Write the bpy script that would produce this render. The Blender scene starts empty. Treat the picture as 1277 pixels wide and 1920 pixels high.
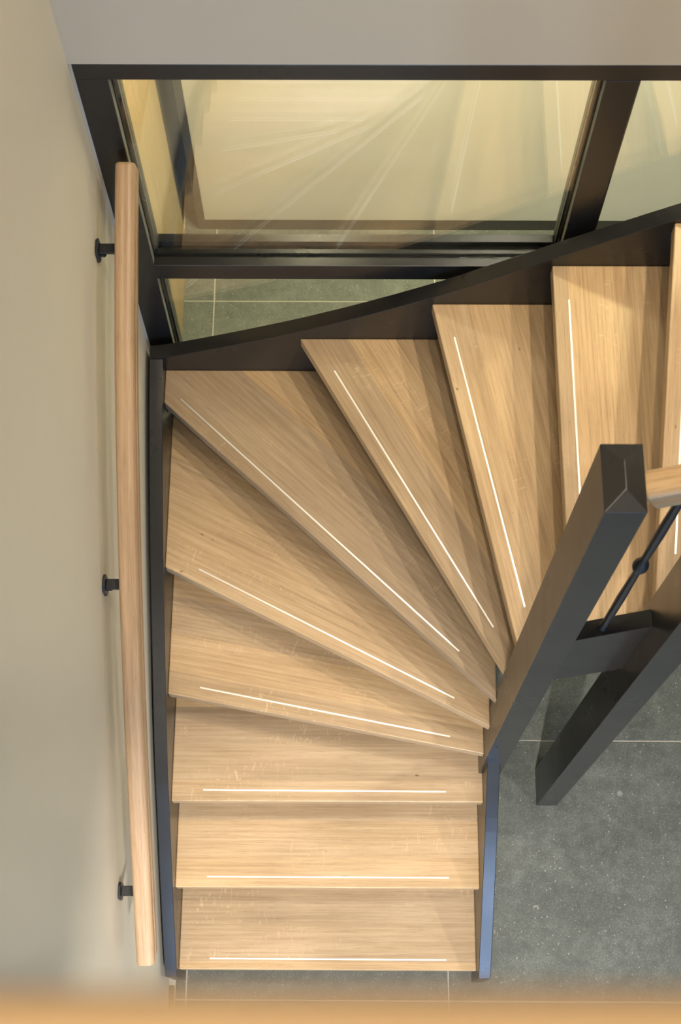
import bpy, bmesh, math, random
from mathutils import Matrix, Vector
random.seed(7)
D = bpy.data
SC = bpy.context.scene
COL = SC.collection

# ------------------------------------------------------------------ camera
F_PX, PITCH, ROLL, YAW, CAM_H = 2699.5, 0.3551, -0.0119, 0.0167, 4.623
cam_data = D.cameras.new('camera')
cam = D.objects.new('camera', cam_data); COL.objects.link(cam)
cam.matrix_world = (Matrix.Translation((0, 0, CAM_H)) @ Matrix.Rotation(YAW, 4, 'Z')
                    @ Matrix.Rotation(PITCH, 4, 'X') @ Matrix.Rotation(ROLL, 4, 'Z'))
cam_data.sensor_fit = 'VERTICAL'
cam_data.sensor_height = 36.0
cam_data.lens = F_PX * 36.0 / 1920.0
cam_data.clip_start = 0.01
cam_data.dof.use_dof = True
cam_data.dof.focus_distance = 3.75
cam_data.dof.aperture_fstop = 10.0
SC.camera = cam

# ------------------------------------------------------------------ world, exposure
world = D.worlds.new('world'); SC.world = world
world.use_nodes = True
wb = world.node_tree.nodes['Background']
wb.inputs[0].default_value = (0.55, 0.72, 1.0, 1)
wb.inputs[1].default_value = 0.35
SC.view_settings.view_transform = 'Standard'
SC.view_settings.look = 'None'
SC.view_settings.gamma = 1.0
SC.view_settings.use_curve_mapping = False
SC.view_settings.exposure = 0.12
cy = SC.cycles
cy.max_bounces = 7; cy.diffuse_bounces = 3; cy.glossy_bounces = 4; cy.transmission_bounces = 4; cy.transparent_max_bounces = 14
cy.caustics_reflective = False; cy.caustics_refractive = False
cy.use_adaptive_sampling = True; cy.adaptive_threshold = 0.04; cy.adaptive_min_samples = 16

def area_light(name, loc, rot, sx, sy, power, color):
    l = D.lights.new(name, 'AREA'); l.shape = 'RECTANGLE'; l.size = sx; l.size_y = sy
    l.energy = power; l.color = color
    o = D.objects.new(name, l); COL.objects.link(o); o.location = loc; o.rotation_euler = rot
    return o

# daylight entering through the ground floor window; added warm fill at the upper one (both in the wall behind the camera)
area_light('daylight_ground', (.35, -4.62, 1.40), (math.radians(90), 0, 0), 2.3, 1.1, 190, (0.45, 0.62, 1.0))
area_light('upper_fill', (1.3, -4.62, 4.75), (math.radians(90), 0, 0), 3.6, 1.6, 100, (1.0, 0.90, 0.76))

# ------------------------------------------------------------------ materials
def new_mat(name):
    m = D.materials.new(name); m.use_nodes = True
    nt = m.node_tree; nt.nodes.clear()
    out = nt.nodes.new('ShaderNodeOutputMaterial')
    b = nt.nodes.new('ShaderNodeBsdfPrincipled')
    nt.links.new(b.outputs[0], out.inputs[0])
    return m, nt, b, out

class NB:
    def __init__(s, nt): s.nt = nt
    def n(s, t, **k):
        x = s.nt.nodes.new(t)
        for a, v in k.items(): setattr(x, a, v)
        return x
    def l(s, a, b): s.nt.links.new(a, b)
    def math(s, op, a, b=None, clamp=False):
        x = s.n('ShaderNodeMath', operation=op); x.use_clamp = clamp
        for i, v in enumerate((a, b)):
            if v is None: continue
            if isinstance(v, (int, float)): x.inputs[i].default_value = v
            else: s.l(v, x.inputs[i])
        return x.outputs[0]
    def mapping(s, vec, scale, loc=None):
        x = s.n('ShaderNodeMapping'); s.l(vec, x.inputs[0]); x.inputs['Scale'].default_value = scale
        if loc is not None: s.l(loc, x.inputs['Location'])
        return x.outputs[0]
    def noise(s, vec, scale=1, detail=3, rough=.5, dist=0):
        x = s.n('ShaderNodeTexNoise'); s.l(vec, x.inputs['Vector'])
        x.inputs['Scale'].default_value = scale; x.inputs['Detail'].default_value = detail
        x.inputs['Roughness'].default_value = rough; x.inputs['Distortion'].default_value = dist
        return x.outputs[0]
    def ramp(s, f, stops):
        x = s.n('ShaderNodeValToRGB'); s.l(f, x.inputs[0]); e = x.color_ramp.elements
        while len(e) < len(stops): e.new(.5)
        for i, (p, c) in enumerate(stops):
            e[i].position = p; e[i].color = (c if len(c) == 4 else (*c, 1)) if not isinstance(c, (int, float)) else (c, c, c, 1)
        return x.outputs[0]
    def mix(s, fac, a, b, mode='MIX'):
        x = s.n('ShaderNodeMix', data_type='RGBA', blend_type=mode)
        for i, v in ((0, fac), (6, a), (7, b)):
            if isinstance(v, (int, float)): x.inputs[i].default_value = v
            elif isinstance(v, tuple): x.inputs[i].default_value = (*v, 1)
            else: s.l(v, x.inputs[i])
        return x.outputs[2]

def oak(name, axis, mid, dark, light, stave=.105, fleck=True, rough=.42):
    """oak with the grain running along the given object axis"""
    m, nt, b, out = new_mat(name); k = NB(nt)
    tc = k.n('ShaderNodeTexCoord'); sep = k.n('ShaderNodeSeparateXYZ'); k.l(tc.outputs['Object'], sep.inputs[0])
    oi = k.n('ShaderNodeObjectInfo')
    order = {'X': (0, 1, 2), 'Y': (1, 0, 2), 'Z': (2, 0, 1), 'A': (0, 1, 2)}[axis]
    if axis == 'A':
        at = k.n('ShaderNodeAttribute', attribute_name='grain'); sep = k.n('ShaderNodeSeparateXYZ'); k.l(at.outputs['Vector'], sep.inputs[0])
    com = k.n('ShaderNodeCombineXYZ')
    for i, o in enumerate(order): k.l(sep.outputs[o], com.inputs[i])
    v = com.outputs[0]
    off = k.math('MULTIPLY', oi.outputs['Random'], 37.0)
    # glued staves across the width
    sidx = k.math('FLOOR', k.math('DIVIDE', k.math('ADD', sep.outputs[order[1]], k.math('MULTIPLY', oi.outputs['Random'], .6)), stave))
    wn = k.n('ShaderNodeTexWhiteNoise', noise_dimensions='2D')
    cw = k.n('ShaderNodeCombineXYZ'); k.l(sidx, cw.inputs[0]); k.l(off, cw.inputs[1]); k.l(cw.outputs[0], wn.inputs['Vector'])
    r = wn.outputs['Value']
    cl = k.n('ShaderNodeCombineXYZ')
    k.l(k.math('ADD', k.math('MULTIPLY', r, 23.0), off), cl.inputs[0]); k.l(k.math('MULTIPLY', r, 11.0), cl.inputs[1]); k.l(off, cl.inputs[2])
    va = k.n('ShaderNodeVectorMath', operation='ADD'); k.l(v, va.inputs[0]); k.l(cl.outputs[0], va.inputs[1]); v = va.outputs[0]
    big = k.noise(k.mapping(v, (1.6, 9, 9)), 1, 3, .55, .6)
    gr = k.noise(k.mapping(v, (3, 130, 130)), 1, 6, .65, .35)
    fine = k.noise(k.mapping(v, (18, 520, 520)), 1, 3, .6)
    f = k.math('ADD', k.math('MULTIPLY', big, .38), k.math('MULTIPLY', gr, .62))
    c = k.ramp(f, [(.30, dark), (.5, mid), (.70, light)])
    c = k.mix(k.math('MULTIPLY', k.ramp(fine, [(.30, 1.0), (.46, 0.0)]), .38), c, tuple(x * .62 for x in dark))
    tone = k.math('ADD', k.math('MULTIPLY', r, .44), .74)
    hs = k.n('ShaderNodeHueSaturation'); k.l(c, hs.inputs['Color']); k.l(tone, hs.inputs['Value'])
    k.l(k.math('ADD', k.math('MULTIPLY', r, .16), .92), hs.inputs['Saturation'])
    c = hs.outputs[0]
    if fleck:
        fl = k.noise(k.mapping(v, (62, 17, 17)), 1, 2, .5, 2.6)
        reg = k.noise(k.mapping(v, (2.2, 7, 7)), 1, 2, .5)
        fm = k.math('MULTIPLY', k.ramp(fl, [(.60, 0.0), (.68, 1.0)]), k.ramp(reg, [(.50, 0.0), (.62, 1.0)]))
        c = k.mix(k.math('MULTIPLY', fm, .34), c, tuple(min(1, x * 1.25) for x in light))
    knots = k.noise(k.mapping(v, (30, 60, 60)), 1, 1, .5)
    c = k.mix(k.math('MULTIPLY', k.ramp(knots, [(.80, 0.0), (.84, 1.0)]), .7), c, (.06, .035, .015))
    k.l(c, b.inputs['Base Color'])
    b.inputs['Roughness'].default_value = rough
    b.inputs['Specular IOR Level'].default_value = .42
    return m

def paint(name, col, rough, bump=0, var=.15):
    m, nt, b, out = new_mat(name); k = NB(nt)
    tc = k.n('ShaderNodeTexCoord')
    n1 = k.noise(tc.outputs['Object'], 9, 3, .6)
    c = k.mix(n1, tuple(x * (1 - var) for x in col), tuple(min(1, x * (1 + var)) for x in col))
    k.l(c, b.inputs['Base Color'])
    k.l(k.math('ADD', k.math('MULTIPLY', n1, .12), rough - .06), b.inputs['Roughness'])
    return m

def stone(name):
    m, nt, b, out = new_mat(name); k = NB(nt)
    tc = k.n('ShaderNodeTexCoord'); oi = k.n('ShaderNodeObjectInfo')
    va = k.n('ShaderNodeVectorMath', operation='ADD'); k.l(tc.outputs['Object'], va.inputs[0])
    cm = k.n('ShaderNodeCombineXYZ')
    for i in range(2): k.l(k.math('MULTIPLY', oi.outputs['Random'], 19.0 + 8 * i), cm.inputs[i])
    k.l(cm.outputs[0], va.inputs[1]); v = va.outputs[0]
    cloud = k.noise(v, 5.5, 5, .62, .5); mid = k.noise(v, 28, 4, .6); fine = k.noise(v, 190, 3, .6)
    f = k.math('ADD', k.math('ADD', k.math('MULTIPLY', cloud, .30), k.math('MULTIPLY', mid, .30)), k.math('MULTIPLY', fine, .40))
    c = k.ramp(f, [(.32, (.056, .066, .060)), (.5, (.105, .119, .108)), (.68, (.195, .214, .194))])
    vo = k.n('ShaderNodeTexVoronoi'); k.l(v, vo.inputs['Vector']); vo.inputs['Scale'].default_value = 62
    spot = k.ramp(vo.outputs['Distance'], [(.06, 1.0), (.15, 0.0)])
    sel = k.n('ShaderNodeSeparateColor'); k.l(vo.outputs['Color'], sel.inputs[0])
    pick = k.ramp(sel.outputs[0], [(.50, 0.0), (.56, 1.0)])
    c = k.mix(k.math('MULTIPLY', k.math('MULTIPLY', spot, pick), .8), c, (.52, .52, .47))
    vo3 = k.n('ShaderNodeTexVoronoi'); k.l(v, vo3.inputs['Vector']); vo3.inputs['Scale'].default_value = 150
    sel3 = k.n('ShaderNodeSeparateColor'); k.l(vo3.outputs['Color'], sel3.inputs[0])
    s3 = k.math('MULTIPLY', k.ramp(vo3.outputs['Distance'], [(.12, 1.0), (.28, 0.0)]), k.ramp(sel3.outputs[2], [(.60, 0.0), (.7, 1.0)]))
    c = k.mix(k.math('MULTIPLY', s3, .5), c, (.40, .41, .38))
    vo2 = k.n('ShaderNodeTexVoronoi'); k.l(v, vo2.inputs['Vector']); vo2.inputs['Scale'].default_value = 14
    spot2 = k.ramp(vo2.outputs['Distance'], [(.05, 0.0), (.09, 1.0), (.12, 1.0), (.15, 0.0)])
    sel2 = k.n('ShaderNodeSeparateColor'); k.l(vo2.outputs['Color'], sel2.inputs[0])
    pick2 = k.ramp(sel2.outputs[1], [(.86, 0.0), (.9, 1.0)])
    brk = k.ramp(k.noise(v, 60, 2, .5), [(.45, 0.0), (.55, 1.0)])
    c = k.mix(k.math('MULTIPLY', k.math('MULTIPLY', k.math('MULTIPLY', spot2, pick2), brk), .55), c, (.45, .45, .40))
    vein = k.ramp(k.noise(v, 8, 6, .7, 2.5), [(.485, 0.0), (.5, 1.0), (.515, 0.0)])
    c = k.mix(k.math('MULTIPLY', vein, .16), c, (.36, .37, .33))
    k.l(c, b.inputs['Base Color'])
    k.l(k.math('ADD', k.math('MULTIPLY', mid, .2), .36), b.inputs['Roughness'])
    bp = k.n('ShaderNodeBump'); bp.inputs['Strength'].default_value = .12; bp.inputs['Distance'].default_value = .002
    k.l(mid, bp.inputs['Height']); k.l(bp.outputs[0], b.inputs['Normal'])
    return m

def metal(name, col, rough):
    m, nt, b, out = new_mat(name); k = NB(nt)
    tc = k.n('ShaderNodeTexCoord'); n = k.noise(k.mapping(tc.outputs['Object'], (20, 300, 300)), 1, 3, .6)
    k.l(k.mix(n, tuple(x * .85 for x in col), col), b.inputs['Base Color'])
    b.inputs['Metallic'].default_value = 1; b.inputs['Roughness'].default_value = rough
    return m

def glass(name, tint):
    """clear float glass: undeviated transmission plus Fresnel reflection at each face"""
    m = D.materials.new(name); m.use_nodes = True; nt = m.node_tree; nt.nodes.clear(); k = NB(nt)
    out = k.n('ShaderNodeOutputMaterial'); tr = k.n('ShaderNodeBsdfTransparent'); gl = k.n('ShaderNodeBsdfGlossy')
    tr.inputs[0].default_value = (*tint, 1)
    gl.inputs['Roughness'].default_value = .0
    gl.inputs[0].default_value = (1, 1, 1, 1)
    geo = k.n('ShaderNodeNewGeometry'); fr = k.n('ShaderNodeFresnel')
    k.l(k.math('ADD', k.math('MULTIPLY', geo.outputs['Backfacing'], 1 / 1.66 - 1.66), 1.66), fr.inputs['IOR'])
    mx = k.n('ShaderNodeMixShader'); k.l(fr.outputs[0], mx.inputs[0]); k.l(tr.outputs[0], mx.inputs[1]); k.l(gl.outputs[0], mx.inputs[2])
    k.l(mx.outputs[0], out.inputs[0])
    return m

def emit(name, col, s):
    m = D.materials.new(name); m.use_nodes = True; nt = m.node_tree; nt.nodes.clear(); k = NB(nt)
    out = k.n('ShaderNodeOutputMaterial'); e = k.n('ShaderNodeEmission'); e.inputs[0].default_value = (*col, 1); e.inputs[1].default_value = s
    k.l(e.outputs[0], out.inputs[0]); return m

OAK_T = oak('oak_tread', 'X', (.485, .340, .195), (.330, .220, .116), (.605, .448, .280))
OAK_RAIL_Y = oak('oak_rail_wall', 'A', (.500, .330, .190), (.340, .215, .115), (.620, .440, .280), stave=.3, fleck=False, rough=.4)
OAK_RAIL_X = oak('oak_rail_stair', 'A', (.520, .340, .170), (.370, .230, .105), (.620, .430, .240), stave=.3, fleck=False, rough=.4)
OAK_PANEL = oak('oak_panel', 'Z', (.700, .520, .270), (.610, .430, .210), (.760, .590, .330), stave=.16, fleck=False, rough=.5)
BLACK = paint('anthracite_paint', (.015, .0148, .0148), .29, .02)
IRON = paint('black_iron', (.016, .018, .022), .42)
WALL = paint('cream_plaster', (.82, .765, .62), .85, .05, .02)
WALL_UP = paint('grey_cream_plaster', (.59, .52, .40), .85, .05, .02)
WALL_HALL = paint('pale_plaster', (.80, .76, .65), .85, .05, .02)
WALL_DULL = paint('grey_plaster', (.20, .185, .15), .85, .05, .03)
WHITE = paint('white_ceiling', (.78, .76, .70), .85, .04, .02)
CAULK = paint('caulk', (.52, .48, .40), .7, .1, .1)
STONE = stone('blue_limestone')
GROUT = paint('grout', (.46, .44, .39), .9, .1, .08)
SKIRT = paint('dark_skirting', (.045, .040, .034), .5, 0, .1)
SIDE_GLINT = paint('pale_side_glint', (.30, .295, .22), .5, 0, .05)  # colour of the hall's reflection on the frame side faces
TRIM = paint('brown_edge_strip', (.17, .125, .075), .6, .05, .15)
ALU = metal('aluminium', (.80, .79, .77), .42)
GLASS = glass('window_glass', (.978, .988, .965))
SPACER = metal('spacer_bar', (.45, .45, .44), .35)
LENS = emit('lamp_lens', (1.0, .90, .74), 40)

# ------------------------------------------------------------------ builders
WM = {}
def link(o, W, parent):
    WM[o.name] = W
    COL.objects.link(o)
    if parent is not None:
        o.parent = parent; o.matrix_local = WM[parent.name].inverted() @ W
    else: o.matrix_world = W
    return o
def empty(name, loc, label=None, cat=None, group=None, parent=None, rot=None):
    o = D.objects.new(name, None); o.empty_display_size = .1
    W = Matrix.Translation(loc) @ (rot if rot is not None else Matrix())
    link(o, W, parent); tag(o, label, cat, group); return o
def tag(o, label=None, cat=None, group=None, kind=None):
    if label: o['label'] = label
    if cat: o['category'] = cat
    if group: o['group'] = group
    if kind: o['kind'] = kind
    return o
def obj(name, bm, mat, parent=None, origin=None, W=None, bevel=0, seg=2, smooth=False):
    """mesh given in world space; placed with its own origin"""
    if bevel:
        bmesh.ops.remove_doubles(bm, verts=bm.verts, dist=1e-6)
        es = [e for e in bm.edges if len(e.link_faces) == 2 and e.calc_face_angle(0) > .5]
        bmesh.ops.bevel(bm, geom=es, offset=bevel, segments=seg, profile=.5, affect='EDGES', clamp_overlap=True)
    if W is None:
        if origin is None: origin = WM[parent.name].translation if parent is not None else (0, 0, 0)
        W = Matrix.Translation(origin)
    bmesh.ops.recalc_face_normals(bm, faces=bm.faces)
    bm.transform(W.inverted())
    me = D.meshes.new(name); bm.to_mesh(me); bm.free()
    me.materials.append(mat)
    if smooth:
        for p in me.polygons: p.use_smooth = True
    o = D.objects.new(name, me)
    return link(o, W, parent)
def box(x0, x1, y0, y1, z0, z1, bm=None):
    bm = bm or bmesh.new()
    v = [bm.verts.new(p) for p in ((x0, y0, z0), (x1, y0, z0), (x1, y1, z0), (x0, y1, z0), (x0, y0, z1), (x1, y0, z1), (x1, y1, z1), (x0, y1, z1))]
    for f in ((0, 3, 2, 1), (4, 5, 6, 7), (0, 1, 5, 4), (1, 2, 6, 5), (2, 3, 7, 6), (3, 0, 4, 7)): bm.faces.new([v[i] for i in f])
    return bm
def prism(poly, fn, a, b, bm=None):
    """poly: list of 2D points; fn(p, t) -> 3D; extruded from t=a to t=b"""
    bm = bm or bmesh.new()
    A = [bm.verts.new(fn(p, a)) for p in poly]; B = [bm.verts.new(fn(p, b)) for p in poly]
    n = len(poly)
    bm.faces.new(A); bm.faces.new(B[::-1])
    for i in range(n): bm.faces.new((A[i], B[i], B[(i + 1) % n], A[(i + 1) % n]))
    return bm
def strip_prism(top, bot, fn, a, b):
    """quad strip between two curves sampled at the same abscissae, extruded"""
    bm = bmesh.new(); n = len(top)
    R = [[bm.verts.new(fn(p, t)) for p in c] for t in (a, b) for c in (top, bot)]
    ta, ba, tb, bb = R
    for i in range(n - 1):
        bm.faces.new((ta[i], ta[i + 1], ba[i + 1], ba[i])); bm.faces.new((tb[i], bb[i], bb[i + 1], tb[i + 1]))
        bm.faces.new((ta[i], tb[i], tb[i + 1], ta[i + 1])); bm.faces.new((ba[i], ba[i + 1], bb[i + 1], bb[i]))
    bm.faces.new((ta[0], ba[0], bb[0], tb[0])); bm.faces.new((ta[-1], tb[-1], bb[-1], ba[-1]))
    return bm
def spline(pts, m=6):
    """Catmull-Rom resampling of a list of points"""
    P = [Vector(p) for p in pts]; P = [2 * P[0] - P[1]] + P + [2 * P[-1] - P[-2]]; out = []
    for i in range(1, len(P) - 2):
        for j in range(m):
            t = j / m; a, b, c, d = P[i - 1:i + 3]
            out.append(.5 * ((2 * b) + (c - a) * t + (2 * a - 5 * b + 4 * c - d) * t * t + (3 * b - a - 3 * c + d) * t ** 3))
    out.append(P[-2]); return out
def sweep(profile, path, side):
    """profile (u across, v up) swept along path; side = constant horizontal across vector"""
    bm = bmesh.new(); side = Vector(side); rings = []; n = len(path); gl = bm.verts.layers.float_vector.new('grain')
    for i, p in enumerate(path):
        d = (path[min(i + 1, n - 1)] - path[max(i - 1, 0)]).normalized(); up = side.cross(d).normalized()
        if up.z < 0: up = -up
        rings.append((p, d, up))
    ends = []
    arc = [0.0]
    for p, q in zip(path, path[1:]): arc.append(arc[-1] + (q - p).length)
    def ring(p, up, s=1.0):
        cv = sum(v for u, v in profile) / len(profile); out = []
        i = min(range(n), key=lambda i: (path[i] - p).length); st_ = arc[i]
        for u, v in profile:
            w = bm.verts.new(p + side * (u * s) + up * ((v - cv) * s + cv)); w[gl] = (st_, u, v); out.append(w)
        return out
    seq = [ring(rings[0][0], rings[0][2], .93), ring(rings[0][0] + rings[0][1] * .0015, rings[0][2], .975), ring(rings[0][0] + rings[0][1] * .005, rings[0][2])]
    for p, d, up in rings[1:-1]: seq.append(ring(p, up))
    p, d, up = rings[-1]
    seq += [ring(p - d * .005, up), ring(p - d * .0015, up, .96), ring(p, up, .93)]
    m = len(profile)
    for a, b in zip(seq, seq[1:]):
        for i in range(m): bm.faces.new((a[i], a[(i + 1) % m], b[(i + 1) % m], b[i]))
    bm.faces.new(seq[0][::-1]); bm.faces.new(seq[-1])
    return bm
def lathe(prof, base, axis, seg=12):
    """prof: list of (r, h) along axis from base"""
    bm = bmesh.new(); axis = Vector(axis).normalized(); a = axis.orthogonal().normalized(); c = axis.cross(a); base = Vector(base); R = []
    for r, h in prof: R.append([bm.verts.new(base + axis * h + (a * math.cos(2 * math.pi * i / seg) + c * math.sin(2 * math.pi * i / seg)) * max(r, 1e-4)) for i in range(seg)])
    for p, q in zip(R, R[1:]):
        for i in range(seg): bm.faces.new((p[i], p[(i + 1) % seg], q[(i + 1) % seg], q[i]))
    bm.faces.new(R[0][::-1]); bm.faces.new(R[-1]); return bm
def struct(name, bm, mat, label=None, bevel=0):
    return tag(obj(name, bm, mat, bevel=bevel), label, None, None, 'structure')

# ------------------------------------------------------------------ setting dimensions
WX = -.5445                      # left wall face
YF = 1.765                       # front of the glazed partition, flush with the wall above it
RX, RY = 4.2, -4.5               # right and rear walls
UP, CEIL = 3.357, 5.95           # upper floor level, upper ceiling
HALL_Y = 2.824

# floor: grout bed with separate stone tiles
fl = struct('floor', box(-.75, RX + .1, RY - .1, 3.6, -.12, -.0025), GROUT, 'dark blue-grey limestone tile floor with pale joints')
jx, jy, T, G = -.4907, .128, .8, .0045
ix0, ix1 = -1, 6; iy0, iy1 = -6, 4
TILEMESH = {}
for i in range(ix0, ix1):
    for j in range(iy0, iy1):
        x0, x1 = jx + i * T + G / 2, jx + (i + 1) * T - G / 2
        y0, y1 = jy + j * T + G / 2, jy + (j + 1) * T - G / 2
        xmin = -.5235 if j < 2 else -.61
        if j == 2 and i == -1: y0 = YF + .02
        x0 = max(x0, xmin); x1 = min(x1, RX); y0 = max(y0, RY); y1 = min(y1, 3.5)
        if x1 - x0 < .01 or y1 - y0 < .01: continue
        key = (round(x1 - x0, 4), round(y1 - y0, 4))
        W = Matrix.Translation((x0, y0, 0))
        if key in TILEMESH:
            o = D.objects.new('floor_tile', TILEMESH[key]); link(o, W, fl)
        else:
            o = obj('floor_tile', box(x0, x1, y0, y1, -.02, 0), STONE, fl, W=W, bevel=.0012, seg=1); TILEMESH[key] = o.data
# left wall, continuous over both storeys
struct('wall_left', box(WX - .2, WX, -.55, YF + .1, 0, CEIL), WALL, 'smooth cream plastered wall beside the stairs')
struct('wall_left_room', box(-2.6, -2.5, RY, -.55, 0, CEIL), WALL)
struct('wall_left_return', box(-2.6, WX - .2, -.56, -.45, 0, CEIL), WALL)
fl2 = struct('floor_room', box(-2.6, -.75, RY - .1, -.45, -.12, -.001), STONE)
# upper back wall over the glazed partition
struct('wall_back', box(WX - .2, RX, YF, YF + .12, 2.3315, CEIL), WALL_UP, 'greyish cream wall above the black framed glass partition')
struct('wall_right', box(RX, RX + .1, RY, 3.6, 0, CEIL), WALL)
# rear wall with a ground floor window and an upper one added for fill light
rw = box(-2.6, -.9, RY - .1, RY, 0, CEIL)
box(3.5, RX, RY - .1, RY, 0, CEIL, rw); box(-.9, 3.5, RY - .1, RY, 0, .2, rw); box(-.9, 3.5, RY - .1, RY, 2.5, 3.95, rw); box(-.9, 3.5, RY - .1, RY, 5.55, CEIL, rw)
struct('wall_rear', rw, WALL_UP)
def rear_window(name, z0, z1, label):
    w = empty(name, (1.3, RY, z0)); tag(w, label, None, None, 'structure')
    obj('sill', box(-.9, 3.5, RY - .07, RY - .02, z0, z0 + .06), BLACK, w); obj('head', box(-.9, 3.5, RY - .07, RY - .02, z1 - .06, z1), BLACK, w)
    for x in (-.9, .53, 1.98, 3.44): obj('mullion', box(x, x + .06, RY - .07, RY - .02, z0 + .06, z1 - .06), BLACK, w)
    for x in (-.84, .59, 2.04): obj('glass_pane', box(x, x + 1.38, RY - .05, RY - .044, z0 + .06, z1 - .06), GLASS, w)
rear_window('window_2', .2, 2.5, 'wide ground floor window behind the viewer')
rear_window('fill_window', 3.95, 5.55, 'wide upper floor window added behind the viewer for fill light')  # unseen opening added for the upper fill light
# upper landing slab and ceilings
LE = -.035
sl = box(WX, .62, RY, LE, 3.08, UP); box(.62, RX, RY, .10, 3.08, UP, sl); box(1.60, RX, .10, YF, 3.08, UP, sl)
struct('floor_landing', sl, WHITE, 'upper landing slab around the stair opening')
struct('ceiling', box(-2.6, RX, RY, YF + .1, CEIL, CEIL + .1), WHITE, 'white ceiling over the upper floor')
struct('ceiling_room', box(-2.6, WX - .001, RY, -.45, 3.08, 3.3), WHITE)

# hallway behind the glass
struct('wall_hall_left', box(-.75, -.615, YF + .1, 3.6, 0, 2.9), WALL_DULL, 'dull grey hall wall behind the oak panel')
struct('wall_hall', box(-.531, RX, HALL_Y, HALL_Y + .09, .067, 2.8), WALL_HALL, 'pale cream hall wall behind the glass partition', .003)
struct('baseboard_hall', box(-.558, RX, HALL_Y + .002, HALL_Y + .088, 0, .0668), SKIRT, 'dark skirting along the foot of the pale hall wall')
struct('trim_2', box(-.558, -.5312, HALL_Y + .002, HALL_Y + .088, .0672, 2.8), SKIRT, 'dark upright strip at the end of the pale hall wall')
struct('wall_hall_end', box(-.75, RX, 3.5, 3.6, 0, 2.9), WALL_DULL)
struct('ceiling_hall', box(-.75, RX, YF + .12, 3.6, 2.8, 2.9), WHITE)
pn = empty('oak_wall_panel', (-.6, 1.9, 0), 'pale oak board panel on the hall side wall behind the glass', 'panel')
for i, (a, b2) in enumerate(((1.86, 2.168), (2.170, 2.474), (2.476, 2.775))):
    obj('board', box(-.614, -.600, a, b2, .0, 2.1), OAK_PANEL, pn, origin=(-.6, a, 0), bevel=.0012, seg=1)
# narrow edge strip between the wall and the first tiles
struct('trim_1', box(WX + .0005, -.5265, -.55, .17, -.03, -.0015), TRIM, 'narrow brown edge strip between cream wall and tiles')

# ------------------------------------------------------------------ glazed partition
gp = empty('window_1', (-.535, YF, 0)); tag(gp, 'black framed glass partition with double glazing behind the stairs', None, None, 'structure')
YB = 1.845
FX0, FX1, MX0, MX1 = -.5372, -.4735, .4988, .5640
TZ0, TZ1, BZ0, BZ1 = 1.5065, 1.571, 2.2837, 2.3305
obj('caulk_joint', box(WX + .0005, FX0, YF + .002, YF + .03, 0, 2.3305), CAULK, gp)
obj('caulk_joint', box(WX + .0005, RX, YF + .001, YF + .03, BZ1, BZ1 + .0025), CAULK, gp)
obj('head_beam', box(FX0, RX, YF, YB, BZ0, BZ1), BLACK, gp, bevel=.001)
obj('frame_post', box(FX0, FX1, YF, YB, 0, BZ0 - .0005), BLACK, gp, bevel=.001)
MS = ((MX0, MX1), (1.55, 1.615), (2.60, 2.665), (3.65, 3.715))
for a, b2 in MS: obj('frame_post', box(a, b2, YF, YB, 0, BZ0 - .0005), BLACK, gp, bevel=.001)
bays = [(FX1, MX0)] + [(MS[i][1], MS[i + 1][0]) for i in range(3)]
for a, b2 in bays:
    obj('transom', box(a, b2, YF, YB, TZ0, TZ1), BLACK, gp, bevel=.001)
    for x, q in ((a, .0008), (b2, -.0008)):
        for z0, z1 in ((.072, TZ0 - .002), (TZ1 + .002, BZ0 - .002)): obj('side_glint', box(min(x, x + q), max(x, x + q), 1.7685, 1.7865, z0, z1), SIDE_GLINT, gp)  # pale strips painting the hall's reflection onto the post sides
    obj('bottom_rail', box(a, b2, YF, YB, 0, .07), BLACK, gp, bevel=.001)
    for z0, z1 in ((.07, TZ0), (TZ1, BZ0)):
        for y in (1.788, 1.807):
            obj('glass_pane', box(a + .002, b2 - .002, y, y + .005, z0 + .002, z1 - .002), GLASS, gp)
        for y0, d, h in ((1.8135, .022, .010),):
            obj('glazing_bead', box(a, a + h, y0, y0 + d, z0, z1), BLACK, gp, bevel=.001); obj('glazing_bead', box(b2 - h, b2, y0, y0 + d, z0, z1), BLACK, gp, bevel=.001)
            obj('glazing_bead', box(a + h, b2 - h, y0, y0 + d, z0, z0 + .030), BLACK, gp, bevel=.001); obj('glazing_bead', box(a + h, b2 - h, y0, y0 + d, z1 - h, z1), BLACK, gp, bevel=.001)
        sp = box(a + .003, a + .011, 1.7935, 1.8065, z0 + .003, z1 - .003); box(b2 - .011, b2 - .003, 1.7935, 1.8065, z0 + .003, z1 - .003, sp)
        box(a + .011, b2 - .011, 1.7935, 1.8065, z0 + .003, z0 + .011, sp); box(a + .011, b2 - .011, 1.7935, 1.8065, z1 - .011, z1 - .003, sp)
        obj('spacer_bar', sp, BLACK, gp)

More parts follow.
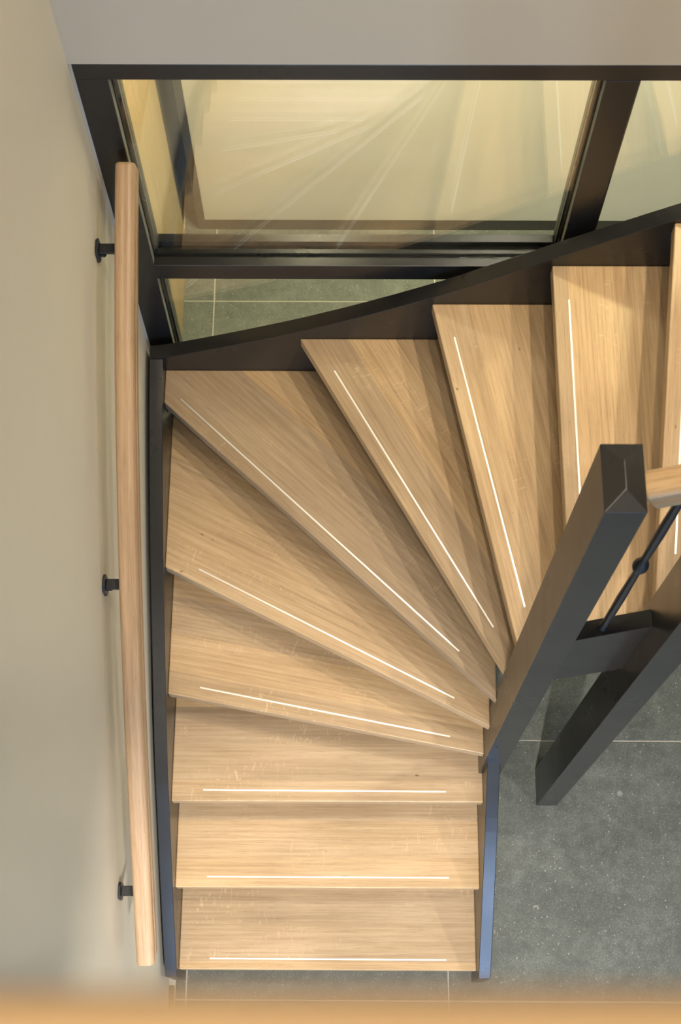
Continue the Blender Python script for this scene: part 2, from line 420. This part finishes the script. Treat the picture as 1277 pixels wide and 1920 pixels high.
# ------------------------------------------------------------------ staircase
R = .1865
XL, XR, XN, SY = -.495, .3797, .368, 1.7055
ORX = 1.528
st = empty('staircase', (0, 1.0, 0), 'oak winder staircase with open treads and anthracite strings and posts', 'staircase')
FR = {1: ((XL, .2088), (XR, .2088)), 2: ((XL, .4248), (XR, .4248)), 3: ((XL, .6408), (XR, .6408)),
      4: ((XL, .9046), (XN, .7412)), 5: ((XL, 1.2084), (XN, .7763)), 6: ((XL, 1.6104), (XN, .8038)),
      7: ((-.1268, SY), (XN, .8329)), 8: ((.2023, SY), (.3745, .8623)), 9: ((.4715, SY), (.4715, .8156)),
      10: ((.717, SY), (.614, .8567)), 11: ((.985, SY), (.655, .84)), 12: ((1.30, SY), (.668, .825)),
      13: ((ORX, 1.42), (.668, .80)), 14: ((ORX, 1.08), (.668, .775)), 15: ((ORX, .83), (.668, .74)),
      16: ((ORX, .60), (.668, .60)), 17: ((ORX, .385), (.668, .385)), 18: ((ORX, .17), (.668, .17))}
REG = {}
for n in (1, 2, 3): REG[n] = (XL, XR, 0, SY)
for n in (4, 5, 6): REG[n] = (XL, XN, .5, SY)
REG[7] = (XL, .47, .8305, SY); REG[8] = (0, .60, .8305, SY)
for n in (9, 10): REG[n] = (.2, .98, .8165, SY)
REG[11] = (.4, ORX, .8365, SY)
for n in (12, 13, 14): REG[n] = (.6665, ORX, .70, SY)
for n in (15, 16, 17): REG[n] = (.6665, ORX, 0, SY)
def clip(poly, p, d):
    """keep the part of poly to the left of the line p + t d"""
    out = []; s = lambda q: d[0] * (q[1] - p[1]) - d[1] * (q[0] - p[0])
    for i, q in enumerate(poly):
        r = poly[(i + 1) % len(poly)]; a, b2 = s(q), s(r)
        if a >= 0: out.append(q)
        if (a > 0 and b2 < 0) or (a < 0 and b2 > 0):
            t = a / (a - b2); out.append((q[0] + t * (r[0] - q[0]), q[1] + t * (r[1] - q[1])))
    return out
STRIP = {1: ((-.4058, .2395), (.2922, .2387)), 2: ((-.4048, .4548), (.2921, .4547)), 3: ((-.4065, .6723), (.2752, .6703)),
         4: ((-.4075, .9215), (.2771, .7887)), 5: ((-.4036, 1.2027), (.277, .8518)), 6: ((-.4508, 1.62), (.2776, .9285)),
         7: ((-.0383, 1.6144), (.3456, .9384)), 8: ((.2546, 1.615), (.3988, .9334)), 9: ((.5058, 1.6158), (.506, .92)),
         10: ((.7405, 1.62), (.6599, .9346))}
TH = .040
for n in range(1, 18):
    a, b2 = Vector(FR[n][0]), Vector(FR[n][1]); a2, c2 = Vector(FR[n + 1][0]), Vector(FR[n + 1][1])
    x0, x1, y0, y1 = REG[n]
    poly = [(x0, y0), (x1, y0), (x1, y1), (x0, y1)]
    poly = clip(poly, a, (b2 - a))
    d = (c2 - a2).normalized(); nrm = Vector((-d.y, d.x))
    poly = clip(poly, a2 + nrm * .045, -(c2 - a2))
    cl = []
    for q in poly:
        if not cl or (Vector(q) - Vector(cl[-1])).length > .004: cl.append(q)
    if (Vector(cl[0]) - Vector(cl[-1])).length < .004: cl.pop()
    dd = (b2 - a).normalized(); ang = math.atan2(dd.y, dd.x)
    W = Matrix.Translation((a.x, a.y, n * R)) @ Matrix.Rotation(ang, 4, 'Z')
    bm = prism(cl, lambda p, t: Vector((p[0], p[1], t)), n * R - TH, n * R)
    t = obj('tread', bm, OAK_T, st, W=W, bevel=.003, seg=2)
    if n in STRIP: s0, s1 = (Vector(v) for v in STRIP[n])
    else: s0 = a + dd * .085 + Vector((-dd.y, dd.x)) * .03; s1 = b2 - dd * .09 + Vector((-dd.y, dd.x)) * .03
    e = (s1 - s0); L = e.length; ea = math.atan2(e.y, e.x)
    Ws = Matrix.Translation((s0.x, s0.y, n * R)) @ Matrix.Rotation(ea, 4, 'Z')
    bm = box(0, L, -.0021, .0021, -.004, .0004); bm.transform(Ws)
    s = obj('nosing_strip', bm, ALU, t, W=Ws); s['label'] = 'thin aluminium anti-slip strip'

YZ = lambda p, t: Vector((t, p[0], p[1])); XZ = lambda p, t: Vector((p[0], t, p[1]))
def string(name, top, fn, a, b2, drop, floor=True, bevel=.0015):
    c = spline([(p[0], p[1], 0) for p in top], 5); tp = [(p.x, p.y) for p in c]
    bt = [(x, max(z - drop, 0) if floor else z - drop) for x, z in tp]
    return obj(name, strip_prism(tp, bt, fn, a, b2), BLACK, st, bevel=bevel, seg=2)
string('string', [(.186, .226), (.259, .292), (.418, .4296), (.584, .565), (.700, .660), (.843, .757), (1.05, .878), (1.22, .977), (1.40, 1.065), (1.56, 1.137), (SY, 1.186)], YZ, -.530, XL, .36)
string('string', [(.184, .250), (.371, .415), (.557, .576), (.7235, .706)], YZ, XR, .4147, .33)
string('string', [(-.531, 1.186), (-.476, 1.199), (-.400, 1.2275), (-.21, 1.306), (-.021, 1.397), (.187, 1.515), (.31, 1.596), (.48, 1.716), (.62, 1.812), (.728, 1.884), (1.0, 2.06), (1.3, 2.25), (1.563, 2.39)], XZ, SY, 1.745, .36)
string('string', [(.4305, 1.744), (.467, 1.7735), (.533, 1.826), (.6005, 1.877)], XZ, .779, .8156, .338, bevel=.001)
string('string', [(.10, 3.48), (.385, 3.26), (.60, 3.06), (.83, 2.88), (1.08, 2.71), (1.42, 2.50), (SY, 2.39)], YZ, ORX, 1.563, .36)
string('string', [(.10, 3.48), (.385, 3.26), (.60, 3.06), (.7195, 2.93)], YZ, .629, .6645, .36)

def newel(x0, x1, y0, y1, z1, h, z0=0):
    nw = obj('newel_post', box(x0, x1, y0, y1, z0, z1), BLACK, st, origin=((x0 + x1) / 2, (y0 + y1) / 2, z0), bevel=.0015)
    bm = bmesh.new(); xm = (x0 + x1) / 2; q = (x1 - x0) / 2
    V = [bm.verts.new(p) for p in ((x0, y0, z1), (x1, y0, z1), (x1, y1, z1), (x0, y1, z1), (xm, y0 + q, z1 + h), (xm, y1 - q, z1 + h))]
    for f in ((0, 1, 4), (1, 2, 5, 4), (2, 3, 5), (3, 0, 4, 5), (3, 2, 1, 0)): bm.faces.new([V[i] for i in f])
    obj('hipped_cap', bm, BLACK, nw, bevel=.001, seg=1)
newel(.368, .431, .7224, .830, 2.677, .014)
newel(.600, .665, .7201, .8347, 3.15, .014)
newel(.600, .665, .030, .100, 3.80, .014, 3.10)

def rail_profile(w, h):
    k = w / .043; P = [(-.0195, -h), (.0195, -h), (.0215, -h + .003), (.0215, -.036), (.0188, -.0335), (.0188, -.0295), (.0215, -.027), (.0215, -.014)]
    for i in range(1, 7):
        a = math.radians(i * 15); P.append((.0075 + .014 * math.cos(a), -.014 + .014 * math.sin(a)))
    P = [(u * k, v) for u, v in P]
    return P + [(-u, v) for u, v in P[2:][::-1]]
# handrail rising from the first newel to the second, with one iron baluster below it
rp = [Vector((.4275 + i * .1725 / 8, .770, 2.672 + .58 * i * .1725 / 8)) for i in range(9)]
obj('handrail', sweep(rail_profile(.046, .056), rp, (0, 1, 0)), OAK_RAIL_X, st, origin=(.4315, .765, 2.655))
rp = [Vector((.6325, .719 - i * .62 / 10, 3.02 + .95 * i * .062)) for i in range(11)]
obj('handrail', sweep(rail_profile(.046, .056), rp, (1, 0, 0)), OAK_RAIL_Y, st, origin=(.6325, .719, 3.0))
BX, BY, BZ = .515, .797, 1.795
prof = [(.0105, 0), (.0105, .006), (.0080, .010), (.0075, .05), (.0086, .20), (.0070, .33), (.0068, .368), (.0105, .378), (.0145, .396), (.0145, .404), (.0105, .421), (.0068, .431), (.0070, .46), (.0086, .56), (.0075, .70), (.0072, .868)]
obj('baluster', lathe(prof, (BX, BY, BZ + .012), (0, 0, 1), 14), IRON, st, origin=(BX, BY, BZ), smooth=True)

# ------------------------------------------------------------------ wall handrail
wr = empty('wall_handrail', (WX, .9, 1.0), 'curved oak handrail on black brackets along the cream wall', 'handrail')
RC = -.4735
path = spline([(RC, .1719, 1.0905), (RC, .2983, 1.1948), (RC, .50, 1.362), (RC, .70, 1.5175), (RC, .98, 1.7055), (RC, 1.32, 1.8905), (RC, 1.59, 1.999), (RC, 1.735, 2.050)], 6)
obj('rail', sweep(rail_profile(.043, .064), path, (1, 0, 0)), OAK_RAIL_Y, wr, origin=(RC, .9, 1.5))
def rail_z(y):
    for p, q in zip(path, path[1:]):
        if p.y <= y <= q.y: return p.z + (q.z - p.z) * (y - p.y) / (q.y - p.y)
for y, zc, sl_ in ((.343, 1.090, 0), (.958, 1.565, 0), (1.601, 1.917, 0)):
    zr = rail_z(y) - .055
    br = empty('bracket', (WX, y, zc), parent=wr); br['label'] = 'black steel wall bracket'
    hw, hh, c = .020, .026, .009
    plate = [(-hw + c, -hh), (hw - c, -hh), (hw, -hh + c), (hw, hh - c), (hw - c, hh), (-hw + c, hh), (-hw, hh - c), (-hw, -hh + c)]
    obj('wall_plate', prism(plate, lambda p, t: Vector((t, y + p[0], zc + p[1])), WX + .0005, WX + .0065), IRON, br, bevel=.001)
    obj('arm', box(WX + .0065, RC + .010, y - .012, y + .012, zc + .004, zc + .010), IRON, br, bevel=.001)
    if zr - zc > .012: obj('arm_upright', box(RC - .010, RC + .010, y - .011, y + .011, zc + .010, zr + .012), IRON, br, bevel=.001)
    obj('bolt', lathe([(.006, 0), (.006, .010), (.003, .013)], (WX + .0065, y - .004, zc - .010), (1, 0, 0), 8), IRON, br)

# ------------------------------------------------------------------ landing balustrade directly below the viewpoint
lb = empty('landing_balustrade', (0, -.03, UP), 'blurred oak rail of the upper landing right under the viewpoint', 'railing')
rp = [Vector((-.54 + i * 1.12 / 8, -.0248, 4.490)) for i in range(9)]
obj('rail', sweep([(u, v) for u, v in rail_profile(.060, .060)], rp, (0, 1, 0)), OAK_RAIL_X, lb, origin=(0, -.026, 4.49))
for i in range(8): obj('baluster', lathe([(.008, 0), (.008, 1.10 - .015)], (-.47 + i * .14, -.052, UP), (0, 0, 1), 10), IRON, lb, smooth=True)
obj('post', box(.58, .64, -.06, 0.005, UP, 4.52), BLACK, lb, bevel=.002)

# ------------------------------------------------------------------ lamps
def downlight(x, y, z, power, label, color, r=.05, spot=130, tilt=0):
    d = empty('ceiling_downlight', (x, y, z), label, 'lamp')
    obj('ring', lathe([(r + .015, 0), (r + .015, .006), (r, .008), (r, .004)], (x, y, z), (0, 0, -1), 20), WHITE, d, smooth=False)
    obj('lens', lathe([(r - .002, 0), (r - .002, .003)], (x, y, z - .005), (0, 0, -1), 20), LENS, d)
    l = D.lights.new('downlight', 'SPOT'); l.energy = power; l.color = color; l.shadow_soft_size = r; l.spot_size = math.radians(spot); l.spot_blend = .85
    o = D.objects.new('downlight', l); link(o, Matrix.Translation((x, y, z - .02)) @ Matrix.Rotation(math.radians(tilt), 4, 'X'), d)
WARM = (1.0, .86, .66); YEL = (1.0, .87, .57); SOFT = (1.0, .90, .78)
downlight(2.30, 1.20, CEIL, 240, 'downlight in the upper ceiling near the right end of the opening', WARM, spot=100)
downlight(1.25, 1.25, CEIL, 250, 'downlight in the upper ceiling over the stair turn', WARM, spot=66)
downlight(.40, 1.15, CEIL, 130, 'downlight in the upper ceiling over the first newel', WARM, spot=66)
downlight(-.15, .95, CEIL, 70, 'added fill lamp in the upper ceiling beside the left wall', SOFT, spot=64)  # added fill, whiter light on the stairs
downlight(.10, -.38, CEIL, 220, 'added lamp in the upper ceiling to brighten the landing rail', SOFT, spot=56)  # added to brighten the rail below the viewpoint
downlight(-.10, 2.38, 2.80, 230, 'wall washer in the hall ceiling nearest the oak panel', YEL, spot=84, tilt=12)
downlight(.48, 2.48, 2.80, 230, 'wall washer in the hall ceiling behind the glass post', YEL, r=.11, spot=84, tilt=12)
downlight(1.5, 2.38, 2.80, 230, 'wall washer in the hall ceiling farthest from the oak panel', YEL, spot=84, tilt=12)
downlight(1.05, 2.22, 2.80, 70, 'downlight in the hall ceiling close to the glass partition', YEL)
downlight(2.2, -.8, 3.08, 170, 'downlight in the ground floor ceiling near the right wall', SOFT)
downlight(.10, -1.30, 3.08, 520, 'downlight in the ground floor ceiling in front of the stairs', SOFT, spot=64, tilt=24)
